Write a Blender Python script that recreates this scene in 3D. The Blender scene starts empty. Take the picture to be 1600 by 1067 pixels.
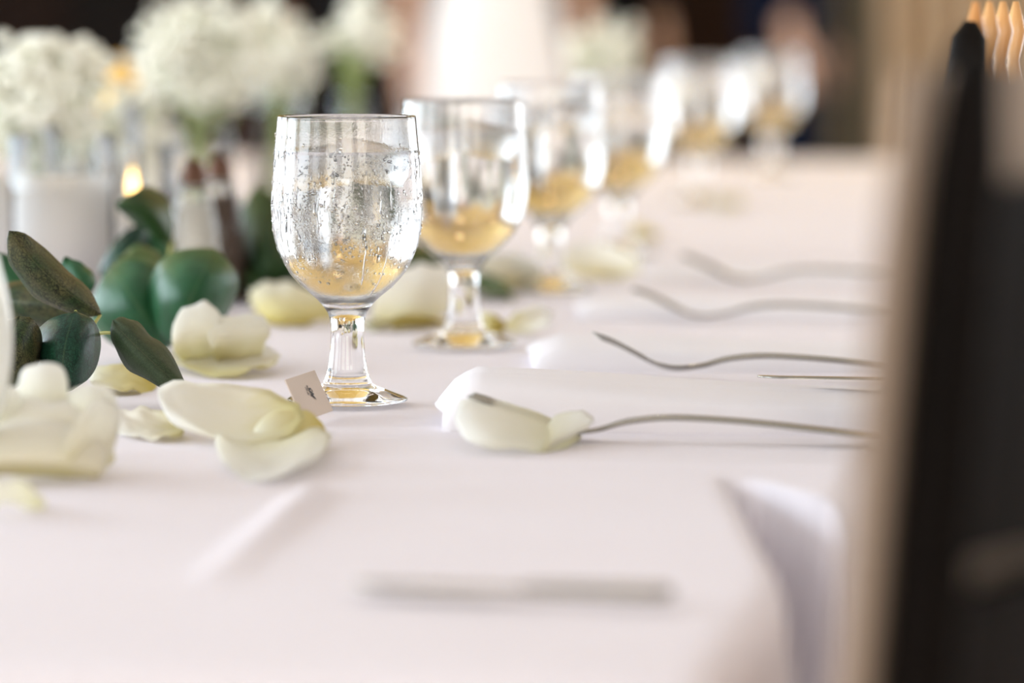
import bpy, bmesh, math, random
from mathutils import Vector, Matrix, noise
random.seed(7)
R = math.radians
S = bpy.context.scene
COL = S.collection
TZ = 0.75                      # table height
CAMH = 0.2157                  # lens above the table top
FPX = 150.0 / 36.0 * 1600.0
PITCH = math.atan(533.5 / FPX)

# ------------------------------------------------------------------ camera
cd = bpy.data.cameras.new('camera'); cam = bpy.data.objects.new('camera', cd); COL.objects.link(cam)
cam.location = (0, 0, TZ + CAMH); cam.rotation_euler = (math.pi / 2 - PITCH, 0, 0)
cd.lens = 150; cd.sensor_width = 36; cd.clip_end = 60; cd.clip_start = 0.05
cd.dof.use_dof = True; cd.dof.focus_distance = 2.245; cd.dof.aperture_fstop = 4.5
S.camera = cam

# ------------------------------------------------------------------ world, lights, exposure
w = bpy.data.worlds.new('sky'); S.world = w; w.use_nodes = True
bg = w.node_tree.nodes['Background']; bg.inputs[0].default_value = (0.86, 0.92, 1.0, 1); bg.inputs[1].default_value = 3.0
vs = S.view_settings; vs.view_transform = 'Standard'; vs.look = 'None'; vs.gamma = 1; vs.use_curve_mapping = False
vs.exposure = -1.02

XL, XR, YF, YB, ZC = -4.2, 4.2, -3.0, 14.5, 3.3      # room
WIN_Y = [-1.5, 0.75, 3.0, 5.25, 7.5, 9.75, 12.0]; WW, WH, WZ = 1.7, 2.3, 0.55; ADDED_WIN_R = [6.2, 8.6, 11.0]

def area(name, loc, rot, sx, sy, power, col):
    l = bpy.data.lights.new(name, 'AREA'); l.shape = 'RECTANGLE'; l.size = sx; l.size_y = sy; l.energy = power; l.color = col
    o = bpy.data.objects.new(name, l); COL.objects.link(o); o.location = loc; o.rotation_euler = rot
    return o
for i, y in enumerate(WIN_Y):
    area('window_daylight', (XL - 0.28, y, WZ + WH / 2), (0, R(-90), 0), WH, WW, (40, 150, 290, 290, 290, 290, 290)[i], (0.755, 0.885, 1.0))
for x in (-2.4, 0.2, 2.6):
    area('window_daylight', (x, YF - 0.28, WZ + WH / 2), (R(90), 0, 0), WW, WH, 95, (1.0, 0.90, 0.74))  # warm fill through added, unseen windows behind the camera
for y in ADDED_WIN_R:
    area('window_daylight', (XR + 0.28, y, WZ + WH / 2), (0, R(90), 0), WH, WW, 170, (0.88, 0.94, 1.0))  # added, unseen right-hand windows that brighten the goblets

# ------------------------------------------------------------------ helpers
CAMLOC = Vector(cam.location)
def ray(px, py):
    v = Vector(((px - 800) / FPX, 1.0, -(py - 533.5) / FPX))
    c, s = math.cos(-PITCH), math.sin(-PITCH)
    return Vector((v.x, v.y * c - v.z * s, v.y * s + v.z * c))
def D(px, py, d):                     # world point on the sight line at floor distance d
    r = ray(px, py); return CAMLOC + r * (d / r.y)
def T(px, py, z=0.0):                 # world point on the sight line at height z over the table
    r = ray(px, py); return CAMLOC + r * ((TZ + z - CAMLOC.z) / r.z)

def mesh(name, verts, faces, m, parent=None, smooth=True, loc=None):
    me = bpy.data.meshes.new(name); me.from_pydata([tuple(v) for v in verts], [], faces); me.update()
    if smooth:
        for p in me.polygons: p.use_smooth = True
    if m: me.materials.append(m)
    o = bpy.data.objects.new(name, me); COL.objects.link(o)
    if parent: o.parent = parent
    if loc is not None: o.location = loc
    return o
def tag(o, label, cat, group=None, kind=None):
    if label: o['label'] = label
    if cat: o['category'] = cat
    if group: o['group'] = group
    if kind: o['kind'] = kind
    return o
def thing(name, label, cat, loc=(0, 0, 0), rz=0, group=None):
    o = bpy.data.objects.new(name, None); COL.objects.link(o); o.empty_display_size = 0.02
    o.location = loc; o.rotation_euler = (0, 0, rz)
    return tag(o, label, cat, group)
def copy_tree(o, parent=None):
    c = o.copy(); COL.objects.link(c)
    if parent: c.parent = parent
    for ch in o.children: copy_tree(ch, c)
    return c
class MB:
    def __init__(s): s.v = []; s.f = []
    def add(s, v, f):
        n = len(s.v); s.v += [Vector(a) for a in v]; s.f += [tuple(i + n for i in q) for q in f]; return s
    def box(s, c, d, rz=0, bev=0):
        x, y, z = d[0] / 2, d[1] / 2, d[2] / 2
        M = Matrix.Translation(c) @ Matrix.Rotation(rz, 4, 'Z')
        if bev <= 0:
            vs = [(-x, -y, -z), (x, -y, -z), (x, y, -z), (-x, y, -z), (-x, -y, z), (x, -y, z), (x, y, z), (-x, y, z)]
            return s.add([M @ Vector(a) for a in vs], [(0, 3, 2, 1), (4, 5, 6, 7), (0, 1, 5, 4), (1, 2, 6, 5), (2, 3, 7, 6), (3, 0, 4, 7)])
        bm = bmesh.new(); bmesh.ops.create_cube(bm, size=1, matrix=Matrix.Diagonal((d[0], d[1], d[2], 1)))
        bmesh.ops.bevel(bm, geom=bm.edges[:], offset=bev, segments=3, profile=0.5, affect='EDGES')
        bm.verts.index_update()
        s.add([M @ v.co for v in bm.verts], [tuple(v.index for v in f.verts) for f in bm.faces]); bm.free(); return s
    def tube(s, pts, rad, n=10, cap=True):
        pts = [Vector(p) for p in pts]; k = len(pts)
        rr = rad if isinstance(rad, (list, tuple)) else [rad] * k
        V = []; up = Vector((0, 0, 1))
        t0 = (pts[1] - pts[0]).normalized()
        if abs(t0.dot(up)) > 0.9: up = Vector((0, 1, 0))
        for i in range(k):
            t = (pts[min(i + 1, k - 1)] - pts[max(i - 1, 0)]).normalized()
            a = t.cross(up).normalized(); b = a.cross(t); up = b
            for j in range(n):
                q = 2 * math.pi * j / n; V.append(pts[i] + (a * math.cos(q) + b * math.sin(q)) * rr[i])
        F = [(i * n + j, i * n + (j + 1) % n, (i + 1) * n + (j + 1) % n, (i + 1) * n + j) for i in range(k - 1) for j in range(n)]
        if cap: F += [tuple(reversed(range(n))), tuple((k - 1) * n + j for j in range(n))]
        return s.add(V, F)
    def ball(s, c, r, sub=1, sc=(1, 1, 1)):
        bm = bmesh.new(); bmesh.ops.create_icosphere(bm, subdivisions=sub, radius=r); bm.verts.index_update()
        s.add([Vector(c) + Vector((v.co.x * sc[0], v.co.y * sc[1], v.co.z * sc[2])) for v in bm.verts], [tuple(v.index for v in f.verts) for f in bm.faces]); bm.free(); return s
    def lathe(s, prof, n=48, c=(0, 0, 0)):
        V = []; F = []; k = len(prof)
        for (r, z) in prof:
            for j in range(n):
                q = 2 * math.pi * j / n; V.append((c[0] + r * math.cos(q), c[1] + r * math.sin(q), c[2] + z))
        for i in range(k - 1):
            for j in range(n): F.append((i * n + j, i * n + (j + 1) % n, (i + 1) * n + (j + 1) % n, (i + 1) * n + j))
        return s.add(V, F)
    def build(s, name, m, parent=None, smooth=True, loc=None): return mesh(name, s.v, s.f, m, parent, smooth, loc)
def spline(pts, sub=5):
    out = []; n = len(pts)
    for i in range(n - 1):
        p0, p1, p2, p3 = pts[max(i - 1, 0)], pts[i], pts[i + 1], pts[min(i + 2, n - 1)]
        for k in range(sub):
            t = k / sub
            out.append(tuple(0.5 * (2 * b + (c - a) * t + (2 * a - 5 * b + 4 * c - d) * t * t + (-a + 3 * b - 3 * c + d) * t ** 3) for a, b, c, d in zip(p0, p1, p2, p3)))
    return out + [tuple(pts[-1])]
def weld(o):
    bm = bmesh.new(); bm.from_mesh(o.data); bmesh.ops.remove_doubles(bm, verts=bm.verts, dist=1e-6); bm.to_mesh(o.data); bm.free()

# ------------------------------------------------------------------ materials
def nm(name):
    m = bpy.data.materials.new(name); m.use_nodes = True
    nt = m.node_tree; return m, nt, nt.nodes['Principled BSDF']
def pbr(name, col, rough=0.5, metal=0, bump=0, bscale=200, var=0, vscale=30, coat=0, spec=0.5):
    m, nt, b = nm(name)
    b.inputs['Base Color'].default_value = (*col, 1); b.inputs['Roughness'].default_value = rough; b.inputs['Metallic'].default_value = metal
    b.inputs['Coat Weight'].default_value = coat; b.inputs['Specular IOR Level'].default_value = spec
    tc = nt.nodes.new('ShaderNodeTexCoord')
    if bump:
        n = nt.nodes.new('ShaderNodeTexNoise'); n.inputs['Scale'].default_value = bscale; n.inputs['Detail'].default_value = 4
        nt.links.new(tc.outputs['Object'], n.inputs['Vector'])
        bp = nt.nodes.new('ShaderNodeBump'); bp.inputs['Strength'].default_value = bump; bp.inputs['Distance'].default_value = 0.002
        nt.links.new(n.outputs['Fac'], bp.inputs['Height']); nt.links.new(bp.outputs['Normal'], b.inputs['Normal'])
    if var:
        n = nt.nodes.new('ShaderNodeTexNoise'); n.inputs['Scale'].default_value = vscale; n.inputs['Detail'].default_value = 5
        nt.links.new(tc.outputs['Object'], n.inputs['Vector'])
        r = nt.nodes.new('ShaderNodeValToRGB')
        r.color_ramp.elements[0].position = 0.3; r.color_ramp.elements[1].position = 0.7
        r.color_ramp.elements[0].color = (*[c * (1 - var) for c in col], 1); r.color_ramp.elements[1].color = (*[min(1, c * (1 + var)) for c in col], 1)
        nt.links.new(n.outputs['Fac'], r.inputs['Fac']); nt.links.new(r.outputs['Color'], b.inputs['Base Color'])
    return m
def wood(name, c1, c2, rough=0.4, scale=(3, 3, 0.4), coat=0):
    m, nt, b = nm(name); tc = nt.nodes.new('ShaderNodeTexCoord'); mp = nt.nodes.new('ShaderNodeMapping'); mp.inputs['Scale'].default_value = scale
    n = nt.nodes.new('ShaderNodeTexNoise'); n.inputs['Scale'].default_value = 12; n.inputs['Detail'].default_value = 6; n.inputs['Distortion'].default_value = 0.8
    r = nt.nodes.new('ShaderNodeValToRGB'); r.color_ramp.elements[0].position = 0.3; r.color_ramp.elements[1].position = 0.7
    r.color_ramp.elements[0].color = (*c1, 1); r.color_ramp.elements[1].color = (*c2, 1)
    nt.links.new(tc.outputs['Object'], mp.inputs[0]); nt.links.new(mp.outputs[0], n.inputs['Vector']); nt.links.new(n.outputs['Fac'], r.inputs['Fac'])
    nt.links.new(r.outputs['Color'], b.inputs['Base Color']); b.inputs['Roughness'].default_value = rough; b.inputs['Coat Weight'].default_value = coat
    b.inputs['Coat Roughness'].default_value = 0.15
    return m
def glass(name, ior=1.5, rough=0.0, col=(1, 1, 1), bump=0, bscale=900, dist=0.0006, zmin=None, zmax=None):
    m, nt, b = nm(name)
    b.inputs['Base Color'].default_value = (*col, 1); b.inputs['Transmission Weight'].default_value = 1
    b.inputs['Roughness'].default_value = rough; b.inputs['IOR'].default_value = ior
    if bump:
        tc = nt.nodes.new('ShaderNodeTexCoord'); n = nt.nodes.new('ShaderNodeTexNoise'); n.inputs['Scale'].default_value = bscale; n.inputs['Detail'].default_value = 2
        nt.links.new(tc.outputs['Object'], n.inputs['Vector'])
        bp = nt.nodes.new('ShaderNodeBump'); bp.inputs['Strength'].default_value = bump; bp.inputs['Distance'].default_value = dist
        nt.links.new(n.outputs['Fac'], bp.inputs['Height']); nt.links.new(bp.outputs['Normal'], b.inputs['Normal'])
    return m
def emit(name, col, st):
    m, nt, b = nm(name); b.inputs['Base Color'].default_value = (*col, 1); b.inputs['Emission Color'].default_value = (*col, 1); b.inputs['Emission Strength'].default_value = st
    return m
def petal_mat(name, base, mid, tip, tr=0.35):
    m, nt, b = nm(name); out = nt.nodes['Material Output']
    uv = nt.nodes.new('ShaderNodeUVMap'); sx = nt.nodes.new('ShaderNodeSeparateXYZ'); nt.links.new(uv.outputs['UV'], sx.inputs[0])
    n = nt.nodes.new('ShaderNodeTexNoise'); n.inputs['Scale'].default_value = 60; tc = nt.nodes.new('ShaderNodeTexCoord'); nt.links.new(tc.outputs['Object'], n.inputs['Vector'])
    ad = nt.nodes.new('ShaderNodeMath'); ad.operation = 'MULTIPLY_ADD'; ad.inputs[1].default_value = 0.35; nt.links.new(n.outputs['Fac'], ad.inputs[0])
    sb = nt.nodes.new('ShaderNodeMath'); sb.operation = 'SUBTRACT'; sb.inputs[1].default_value = 0.17
    nt.links.new(sx.outputs['X'], ad.inputs[2]); nt.links.new(ad.outputs[0], sb.inputs[0])
    r = nt.nodes.new('ShaderNodeValToRGB'); e = r.color_ramp.elements
    e[0].position = 0.05; e[0].color = (*base, 1); e[1].position = 0.95; e[1].color = (*tip, 1); q = e.new(0.45); q.color = (*mid, 1)
    nt.links.new(sb.outputs[0], r.inputs['Fac']); nt.links.new(r.outputs['Color'], b.inputs['Base Color'])
    b.inputs['Roughness'].default_value = 0.55; b.inputs['Specular IOR Level'].default_value = 0.25
    t = nt.nodes.new('ShaderNodeBsdfTranslucent'); nt.links.new(r.outputs['Color'], t.inputs['Color'])
    mx = nt.nodes.new('ShaderNodeMixShader'); mx.inputs[0].default_value = tr
    nt.links.new(b.outputs[0], mx.inputs[1]); nt.links.new(t.outputs[0], mx.inputs[2]); nt.links.new(mx.outputs[0], out.inputs['Surface'])
    return m
def leaf_mat(name, c1, c2, vein, rough=0.42, mott=0.5):
    m, nt, b = nm(name); out = nt.nodes['Material Output']; L = nt.links.new
    tc = nt.nodes.new('ShaderNodeTexCoord')
    n = nt.nodes.new('ShaderNodeTexNoise'); n.inputs['Scale'].default_value = 45; n.inputs['Detail'].default_value = 3; L(tc.outputs['Object'], n.inputs['Vector'])
    r = nt.nodes.new('ShaderNodeValToRGB'); r.color_ramp.elements[0].position = 0.35; r.color_ramp.elements[1].position = 0.65
    r.color_ramp.elements[0].color = (*c1, 1); r.color_ramp.elements[1].color = (*c2, 1); L(n.outputs['Fac'], r.inputs['Fac'])
    vo = nt.nodes.new('ShaderNodeTexVoronoi'); vo.feature = 'DISTANCE_TO_EDGE'; vo.inputs['Scale'].default_value = 420
    n2 = nt.nodes.new('ShaderNodeTexNoise'); n2.inputs['Scale'].default_value = 150; n2.inputs['Detail'].default_value = 2; L(tc.outputs['Object'], n2.inputs['Vector'])
    va = nt.nodes.new('ShaderNodeVectorMath'); va.operation = 'MULTIPLY_ADD'; va.inputs[1].default_value = (0.012,) * 3
    L(n2.outputs['Color'], va.inputs[0]); L(tc.outputs['Object'], va.inputs[2]); L(va.outputs[0], vo.inputs['Vector'])
    r2 = nt.nodes.new('ShaderNodeValToRGB'); r2.color_ramp.elements[0].position = 0.0; r2.color_ramp.elements[1].position = 0.22
    r2.color_ramp.elements[0].color = (mott, mott, mott, 1); r2.color_ramp.elements[1].color = (0, 0, 0, 1); L(vo.outputs['Distance'], r2.inputs['Fac'])
    gt = nt.nodes.new('ShaderNodeMath'); gt.operation = 'MULTIPLY'; L(r2.outputs['Color'], gt.inputs[0]); L(n2.outputs['Fac'], gt.inputs[1])
    mx = nt.nodes.new('ShaderNodeMixRGB'); mx.inputs[2].default_value = (*[c * 0.12 for c in c1], 1); L(gt.outputs[0], mx.inputs[0]); L(r.outputs['Color'], mx.inputs[1])
    uv = nt.nodes.new('ShaderNodeUVMap'); sx = nt.nodes.new('ShaderNodeSeparateXYZ'); L(uv.outputs['UV'], sx.inputs[0])
    a = nt.nodes.new('ShaderNodeMath'); a.operation = 'SUBTRACT'; a.inputs[1].default_value = 0.5; L(sx.outputs['Y'], a.inputs[0])
    ab = nt.nodes.new('ShaderNodeMath'); ab.operation = 'ABSOLUTE'; L(a.outputs[0], ab.inputs[0])
    lt = nt.nodes.new('ShaderNodeMath'); lt.operation = 'LESS_THAN'; lt.inputs[1].default_value = 0.012; L(ab.outputs[0], lt.inputs[0])
    gg = nt.nodes.new('ShaderNodeMath'); gg.operation = 'GREATER_THAN'; gg.inputs[1].default_value = 0.486; L(ab.outputs[0], gg.inputs[0])
    mm = nt.nodes.new('ShaderNodeMath'); mm.operation = 'MAXIMUM'; L(lt.outputs[0], mm.inputs[0]); L(gg.outputs[0], mm.inputs[1])
    m5 = nt.nodes.new('ShaderNodeMath'); m5.operation = 'MULTIPLY'; m5.inputs[1].default_value = 0.3; L(mm.outputs[0], m5.inputs[0])
    m2 = nt.nodes.new('ShaderNodeMixRGB'); m2.inputs[2].default_value = (*vein, 1); L(m5.outputs[0], m2.inputs[0]); L(mx.outputs[0], m2.inputs[1])
    L(m2.outputs[0], b.inputs['Base Color']); b.inputs['Specular IOR Level'].default_value = 0.3; b.inputs['Roughness'].default_value = rough
    bp = nt.nodes.new('ShaderNodeBump'); bp.inputs['Strength'].default_value = 0.25; bp.inputs['Distance'].default_value = 0.001; L(n2.outputs['Fac'], bp.inputs['Height']); L(bp.outputs['Normal'], b.inputs['Normal'])
    t = nt.nodes.new('ShaderNodeBsdfTranslucent'); L(m2.outputs[0], t.inputs['Color'])
    ms = nt.nodes.new('ShaderNodeMixShader'); ms.inputs[0].default_value = 0.15; L(b.outputs[0], ms.inputs[1]); L(t.outputs[0], ms.inputs[2]); L(ms.outputs[0], out.inputs['Surface'])
    return m

M = {}
M['cloth'] = pbr('white_linen', (0.86, 0.805, 0.85), 0.85, bump=0.12, bscale=1500, spec=0.2)
M['napkin'] = pbr('white_napkin', (0.88, 0.84, 0.87), 0.85, bump=0.15, bscale=900, spec=0.2)
M['glass'] = glass('clear_glass', 1.5)
M['wetglass'] = glass('misted_glass', 1.5, bump=0.10, bscale=900, dist=0.0005)
M['water'] = glass('water', 1.333)
M['drop'] = glass('water_drop', 1.45)
M['ice'] = glass('ice', 1.09, rough=0.03, bump=0.6, bscale=160, dist=0.002)
M['silver'] = pbr('polished_steel', (0.30, 0.285, 0.255), 0.18, 1)
M['petal'] = petal_mat('cream_petal', (0.80, 0.74, 0.42), (0.92, 0.88, 0.75), (0.95, 0.93, 0.88), 0.5)
M['petal_y'] = petal_mat('yellow_base_petal', (0.72, 0.60, 0.16), (0.86, 0.78, 0.42), (0.90, 0.88, 0.76))
M['petal_w'] = petal_mat('white_petal', (0.92, 0.89, 0.70), (0.94, 0.92, 0.82), (0.96, 0.95, 0.91), 0.5)
M['leaf'] = leaf_mat('dark_leaf', (0.008, 0.05, 0.028), (0.022, 0.09, 0.05), (0.06, 0.12, 0.05), 0.42, 1.3)
M['leaf_b'] = leaf_mat('mottled_leaf', (0.03, 0.065, 0.02), (0.13, 0.11, 0.045), (0.16, 0.17, 0.08), 0.5, 1.6)
M['leaf_s'] = leaf_mat('smooth_leaf', (0.015, 0.085, 0.03), (0.035, 0.135, 0.055), (0.12, 0.22, 0.10), 0.38, 0.1)
M['leaf_o'] = leaf_mat('olive_leaf', (0.035, 0.06, 0.025), (0.06, 0.085, 0.04), (0.10, 0.10, 0.05), 0.6, 0.7)
M['leaf_d'] = leaf_mat('deep_leaf', (0.012, 0.04, 0.008), (0.03, 0.075, 0.015), (0.08, 0.12, 0.04), 0.45, 0.1)
M['twig'] = pbr('green_twig', (0.42, 0.40, 0.10), 0.5)
M['card'] = pbr('kraft_paper', (0.66, 0.54, 0.45), 0.8, bump=0.1, bscale=900)
M['ink'] = pbr('ink', (0.05, 0.05, 0.06), 0.7)
M['darkwood'] = wood('dark_chair_wood', (0.004, 0.003, 0.0025), (0.009, 0.006, 0.005), 0.5)
M['darkwood'].node_tree.nodes['Principled BSDF'].inputs['Specular IOR Level'].default_value = 0.05
M['pad'] = pbr('tan_pad_fabric', (0.42, 0.32, 0.25), 0.9, bump=0.3, bscale=700)  # tan colour painted for light falling on the chair's front face
M['honey'] = wood('honey_wood', (0.70, 0.30, 0.08), (0.88, 0.50, 0.20), 0.35, coat=0.4)  # also colours the painted orange highlights on the second chair
M['plank'] = [wood('brown_plank%d' % i, a, b, 0.55, (4, 4, 0.3)) for i, (a, b) in enumerate([((0.008, 0.004, 0.003), (0.018, 0.008, 0.005)), ((0.03, 0.010, 0.006), (0.05, 0.018, 0.010)), ((0.004, 0.003, 0.003), (0.01, 0.007, 0.006)), ((0.06, 0.035, 0.026), (0.09, 0.052, 0.04))])]
for q in M['plank']: q.node_tree.nodes['Principled BSDF'].inputs['Specular IOR Level'].default_value = 0.08
M['goldplank'] = wood('golden_pine', (0.56, 0.34, 0.06), (0.80, 0.56, 0.14), 0.45, (4, 4, 0.3))
M['ceil'] = wood('pine_ceiling', (0.56, 0.34, 0.06), (0.80, 0.56, 0.14), 0.6, (0.3, 4, 4))
M['whiteceil'] = pbr('white_ceiling', (0.84, 0.83, 0.81), 0.9)
M['floor'] = wood('floor_oak', (0.20, 0.11, 0.05), (0.30, 0.18, 0.09), 0.4, (4, 0.4, 4))
M['plaster'] = pbr('pale_plaster', (0.76, 0.74, 0.72), 0.9, bump=0.1, bscale=60)
M['paint'] = pbr('white_paint', (0.85, 0.84, 0.82), 0.5)
M['salt'] = pbr('salt_grains', (0.90, 0.86, 0.80), 0.9, bump=0.6, bscale=900)
M['pepper'] = pbr('pepper_grains', (0.13, 0.075, 0.05), 0.9, bump=0.6, bscale=900, var=0.6, vscale=900)
M['cap'] = pbr('aged_bronze_cap', (0.10, 0.045, 0.025), 0.35, 0.6)
M['wax'] = pbr('white_wax', (0.90, 0.86, 0.84), 0.5)
M['flame'] = emit('candle_flame', (1.0, 0.62, 0.22), 14)
M['amber'] = glass('amber_glass', 1.45, 0.1, (1.0, 0.60, 0.10))
M['milk'] = pbr('milk_glass', (0.86, 0.87, 0.80), 0.25, coat=0.5)
M['stem'] = pbr('flower_stem', (0.28, 0.34, 0.10), 0.6)
M['blossom'] = pbr('tiny_white_blossom', (0.92, 0.90, 0.78), 0.7)
M['skin'] = pbr('skin', (0.62, 0.38, 0.27), 0.5)
M['hair'] = pbr('brown_hair', (0.05, 0.025, 0.015), 0.5)
M['white_dress'] = pbr('white_dress_fabric', (0.86, 0.85, 0.88), 0.8)
M['black_suit'] = pbr('black_suit_fabric', (0.004, 0.004, 0.0045), 0.85, spec=0.08)
M['navy_suit'] = pbr('navy_suit_fabric', (0.002, 0.005, 0.016), 0.85, spec=0.08)
M['brown_dress'] = pbr('brown_dress_fabric', (0.022, 0.011, 0.007), 0.85, spec=0.1)
M['shoe'] = pbr('black_shoe', (0.01, 0.01, 0.01), 0.3)
M['eye'] = pbr('eye_dark', (0.02, 0.015, 0.01), 0.2)
M['lip'] = pbr('lip', (0.45, 0.16, 0.14), 0.5)
M['curtain'] = pbr('beige_curtain', (0.50, 0.38, 0.26), 0.9)
M['curtain_g'] = pbr('grey_curtain', (0.17, 0.15, 0.11), 0.9)
M['creamcloth'] = pbr('cream_cloth', (0.80, 0.70, 0.48), 0.85)
M['brass'] = pbr('brass', (0.6, 0.42, 0.16), 0.3, 1)
M['bulb'] = emit('warm_bulb', (1.0, 0.66, 0.30), 20)
# window pane: mostly clear with a fresnel reflection
m, nt, b = nm('window_glass'); out = nt.nodes['Material Output']; tr = nt.nodes.new('ShaderNodeBsdfTransparent'); gl = nt.nodes.new('ShaderNodeBsdfGlossy'); gl.inputs['Roughness'].default_value = 0.02
mx = nt.nodes.new('ShaderNodeMixShader'); mx.inputs[0].default_value = 0.06; nt.links.new(tr.outputs[0], mx.inputs[1]); nt.links.new(gl.outputs[0], mx.inputs[2]); nt.links.new(mx.outputs[0], out.inputs['Surface']); M['pane'] = m
m, nt, b = nm('thin_glass'); out = nt.nodes['Material Output']; tr = nt.nodes.new('ShaderNodeBsdfTransparent'); tr.inputs[0].default_value = (0.97, 0.98, 0.97, 1)
gl = nt.nodes.new('ShaderNodeBsdfGlossy'); gl.inputs['Roughness'].default_value = 0.03; lw = nt.nodes.new('ShaderNodeFresnel'); lw.inputs['IOR'].default_value = 1.45
mx = nt.nodes.new('ShaderNodeMixShader'); nt.links.new(lw.outputs[0], mx.inputs[0]); nt.links.new(tr.outputs[0], mx.inputs[1]); nt.links.new(gl.outputs[0], mx.inputs[2]); nt.links.new(mx.outputs[0], out.inputs['Surface']); M['thin'] = m

# ------------------------------------------------------------------ room shell
def struct(o): o['kind'] = 'structure'; return o
flo = struct(MB().box(((XL + XR) / 2, (YF + YB) / 2, -0.05), (XR - XL + 0.4, YB - YF + 0.4, 0.1)).build('floor', M['floor'], smooth=False))
cei = struct(MB().box(((XL + XR) / 2, (YF + YB) / 2, ZC + 0.05), (XR - XL + 0.4, YB - YF + 0.4, 0.1)).build('ceiling', M['whiteceil'], smooth=False))
for k in range(18):
    MB().box((0, 5.0 + (k + 0.5) * (YB - 5.0) / 18, ZC - 0.012), (XR - XL - 0.02, (YB - 5.0) / 18 - 0.012, 0.024), bev=0.004).build('plank', M['ceil'], cei, smooth=False)
wb = struct(MB().box(((XL + XR) / 2, YB + 0.1, ZC / 2), (XR - XL + 0.4, 0.2, ZC)).build('wall_back', M['plank'][0], smooth=False))
NP = 28; pw = (XR - XL) / NP
lowm = {}; 
for i in range(NP):
    k = [0, 2, 1, 0, 3, 1, 2, 0][i % 8] if i < 13 else [0, 2, 0, 2][i % 4]
    for (z0, z1, mt, nmz) in ((0.0, 1.45, M['plank'][k], 'plank'), (1.5, ZC, M['goldplank'], 'plank')):
        key = (z0, mt.name)
        if key not in lowm:
            o = MB().box((0, 0, 0), (pw - 0.012, 0.03, z1 - z0 - 0.004), bev=0.004).build('plank', mt, wb, smooth=False); lowm[key] = o.data
        else:
            o = bpy.data.objects.new('plank', lowm[key]); COL.objects.link(o); o.parent = wb
        o.location = (XL + (i + 0.5) * pw, YB - 0.012, (z0 + z1) / 2)
MB().box(((XL + XR) / 2, YB - 0.03, 1.475), (XR - XL, 0.06, 0.05), bev=0.006).build('dado_rail', M['goldplank'], wb, smooth=False)
# walls with window openings
def holed(name, horiz, centers, fixed, lo, hi):
    mb = MB()
    edges = [lo] + sum([[c - WW / 2, c + WW / 2] for c in centers], []) + [hi]
    def bx(a, b_, z0, z1):
        if horiz: mb.box(((a + b_) / 2, fixed - 0.1, (z0 + z1) / 2), (b_ - a, 0.2, z1 - z0))
        else: mb.box((fixed - 0.1, (a + b_) / 2, (z0 + z1) / 2), (0.2, b_ - a, z1 - z0))
    for i in range(0, len(edges), 2): bx(edges[i], edges[i + 1], 0, ZC)
    for c in centers: bx(c - WW / 2, c + WW / 2, 0, WZ); bx(c - WW / 2, c + WW / 2, WZ + WH, ZC)
    return struct(mb.build(name, M['plaster'], smooth=False))
holed('wall_left', False, WIN_Y, XL, YF, YB)
holed('wall_right', False, ADDED_WIN_R, XR + 0.2, YF, YB)
holed('wall_front', True, [-2.4, 0.2, 2.6], YF, XL - 0.2, XR + 0.2)
def window(n, loc, rz):
    e = bpy.data.objects.new('window_%d' % n, None); COL.objects.link(e); e.location = loc; e.rotation_euler = (0, 0, rz); struct(e)
    f = MB(); t = 0.06
    f.box((0, 0, t / 2), (WW, 0.1, t)); f.box((0, 0, WH - t / 2), (WW, 0.1, t))
    f.box((-WW / 2 + t / 2, 0, WH / 2), (t, 0.1, WH)); f.box((WW / 2 - t / 2, 0, WH / 2), (t, 0.1, WH))
    f.build('window_frame', M['paint'], e, smooth=False)
    MB().box((0, 0, WH / 2), (0.04, 0.06, WH - 0.12)).build('mullion', M['paint'], e, smooth=False)
    MB().box((0, 0, WH * 0.62), (WW - 0.12, 0.06, 0.04)).build('transom', M['paint'], e, smooth=False)
    MB().box((0, -0.05, -0.015), (WW + 0.1, 0.22, 0.03)).build('window_sill', M['paint'], e, smooth=False)
    for sx in (-1, 1):
        for (z0, z1) in ((0.06, WH * 0.62 - 0.02), (WH * 0.62 + 0.02, WH - 0.06)):
            MB().box((sx * (WW / 4 - 0.005), 0, (z0 + z1) / 2), (WW / 2 - 0.09, 0.005, z1 - z0)).build('pane', M['pane'], e, smooth=False)
n = 1
for y in WIN_Y: window(n, (XL - 0.1, y, WZ), R(90)); n += 1
for x in (-2.4, 0.2, 2.6): window(n, (x, YF - 0.1, WZ), R(180)); n += 1  # unseen windows added around the front fill lights
for y in ADDED_WIN_R: window(n, (XR + 0.1, y, WZ), R(-90)); n += 1  # unseen windows added around the right-hand fill lights
struct(MB().box((XR - 0.01, (YF + YB) / 2, 0.06), (0.02, YB - YF, 0.12)).build('baseboard_right', M['paint'], smooth=False))

# ------------------------------------------------------------------ table and cloth
A = math.atan2(0.158, 0.987)                       # table runs slightly to the right as it recedes
U = Vector((math.sin(A), math.cos(A), 0)); Nn = Vector((math.cos(A), -math.sin(A), 0))
C0 = Vector((0.056, 1.352, 0))                     # near right corner
TW, TL = 1.25, 4.45
def tab(a, l, z=0): return C0 + Nn * a + U * l + Vector((0, 0, z))    # a: across (0 right edge, negative to the left), l: along
t = thing('banquet_table', 'long rectangular banquet table hidden under the white tablecloth', 'table', C0, -A)
MB().box((-TW / 2 - .04, TL / 2, TZ - 0.030), (TW - 0.10, TL - 0.05, 0.035), bev=0.004).build('tabletop', M['honey'], t, smooth=False)
for lx in (-0.45, -TW + 0.45):
    for ly in (0.35, TL / 2, TL - 0.15):
        MB().tube([(lx, ly, 0), (lx, ly, TZ - 0.047)], 0.02, 10).build('leg', M['darkwood'], t)

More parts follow.
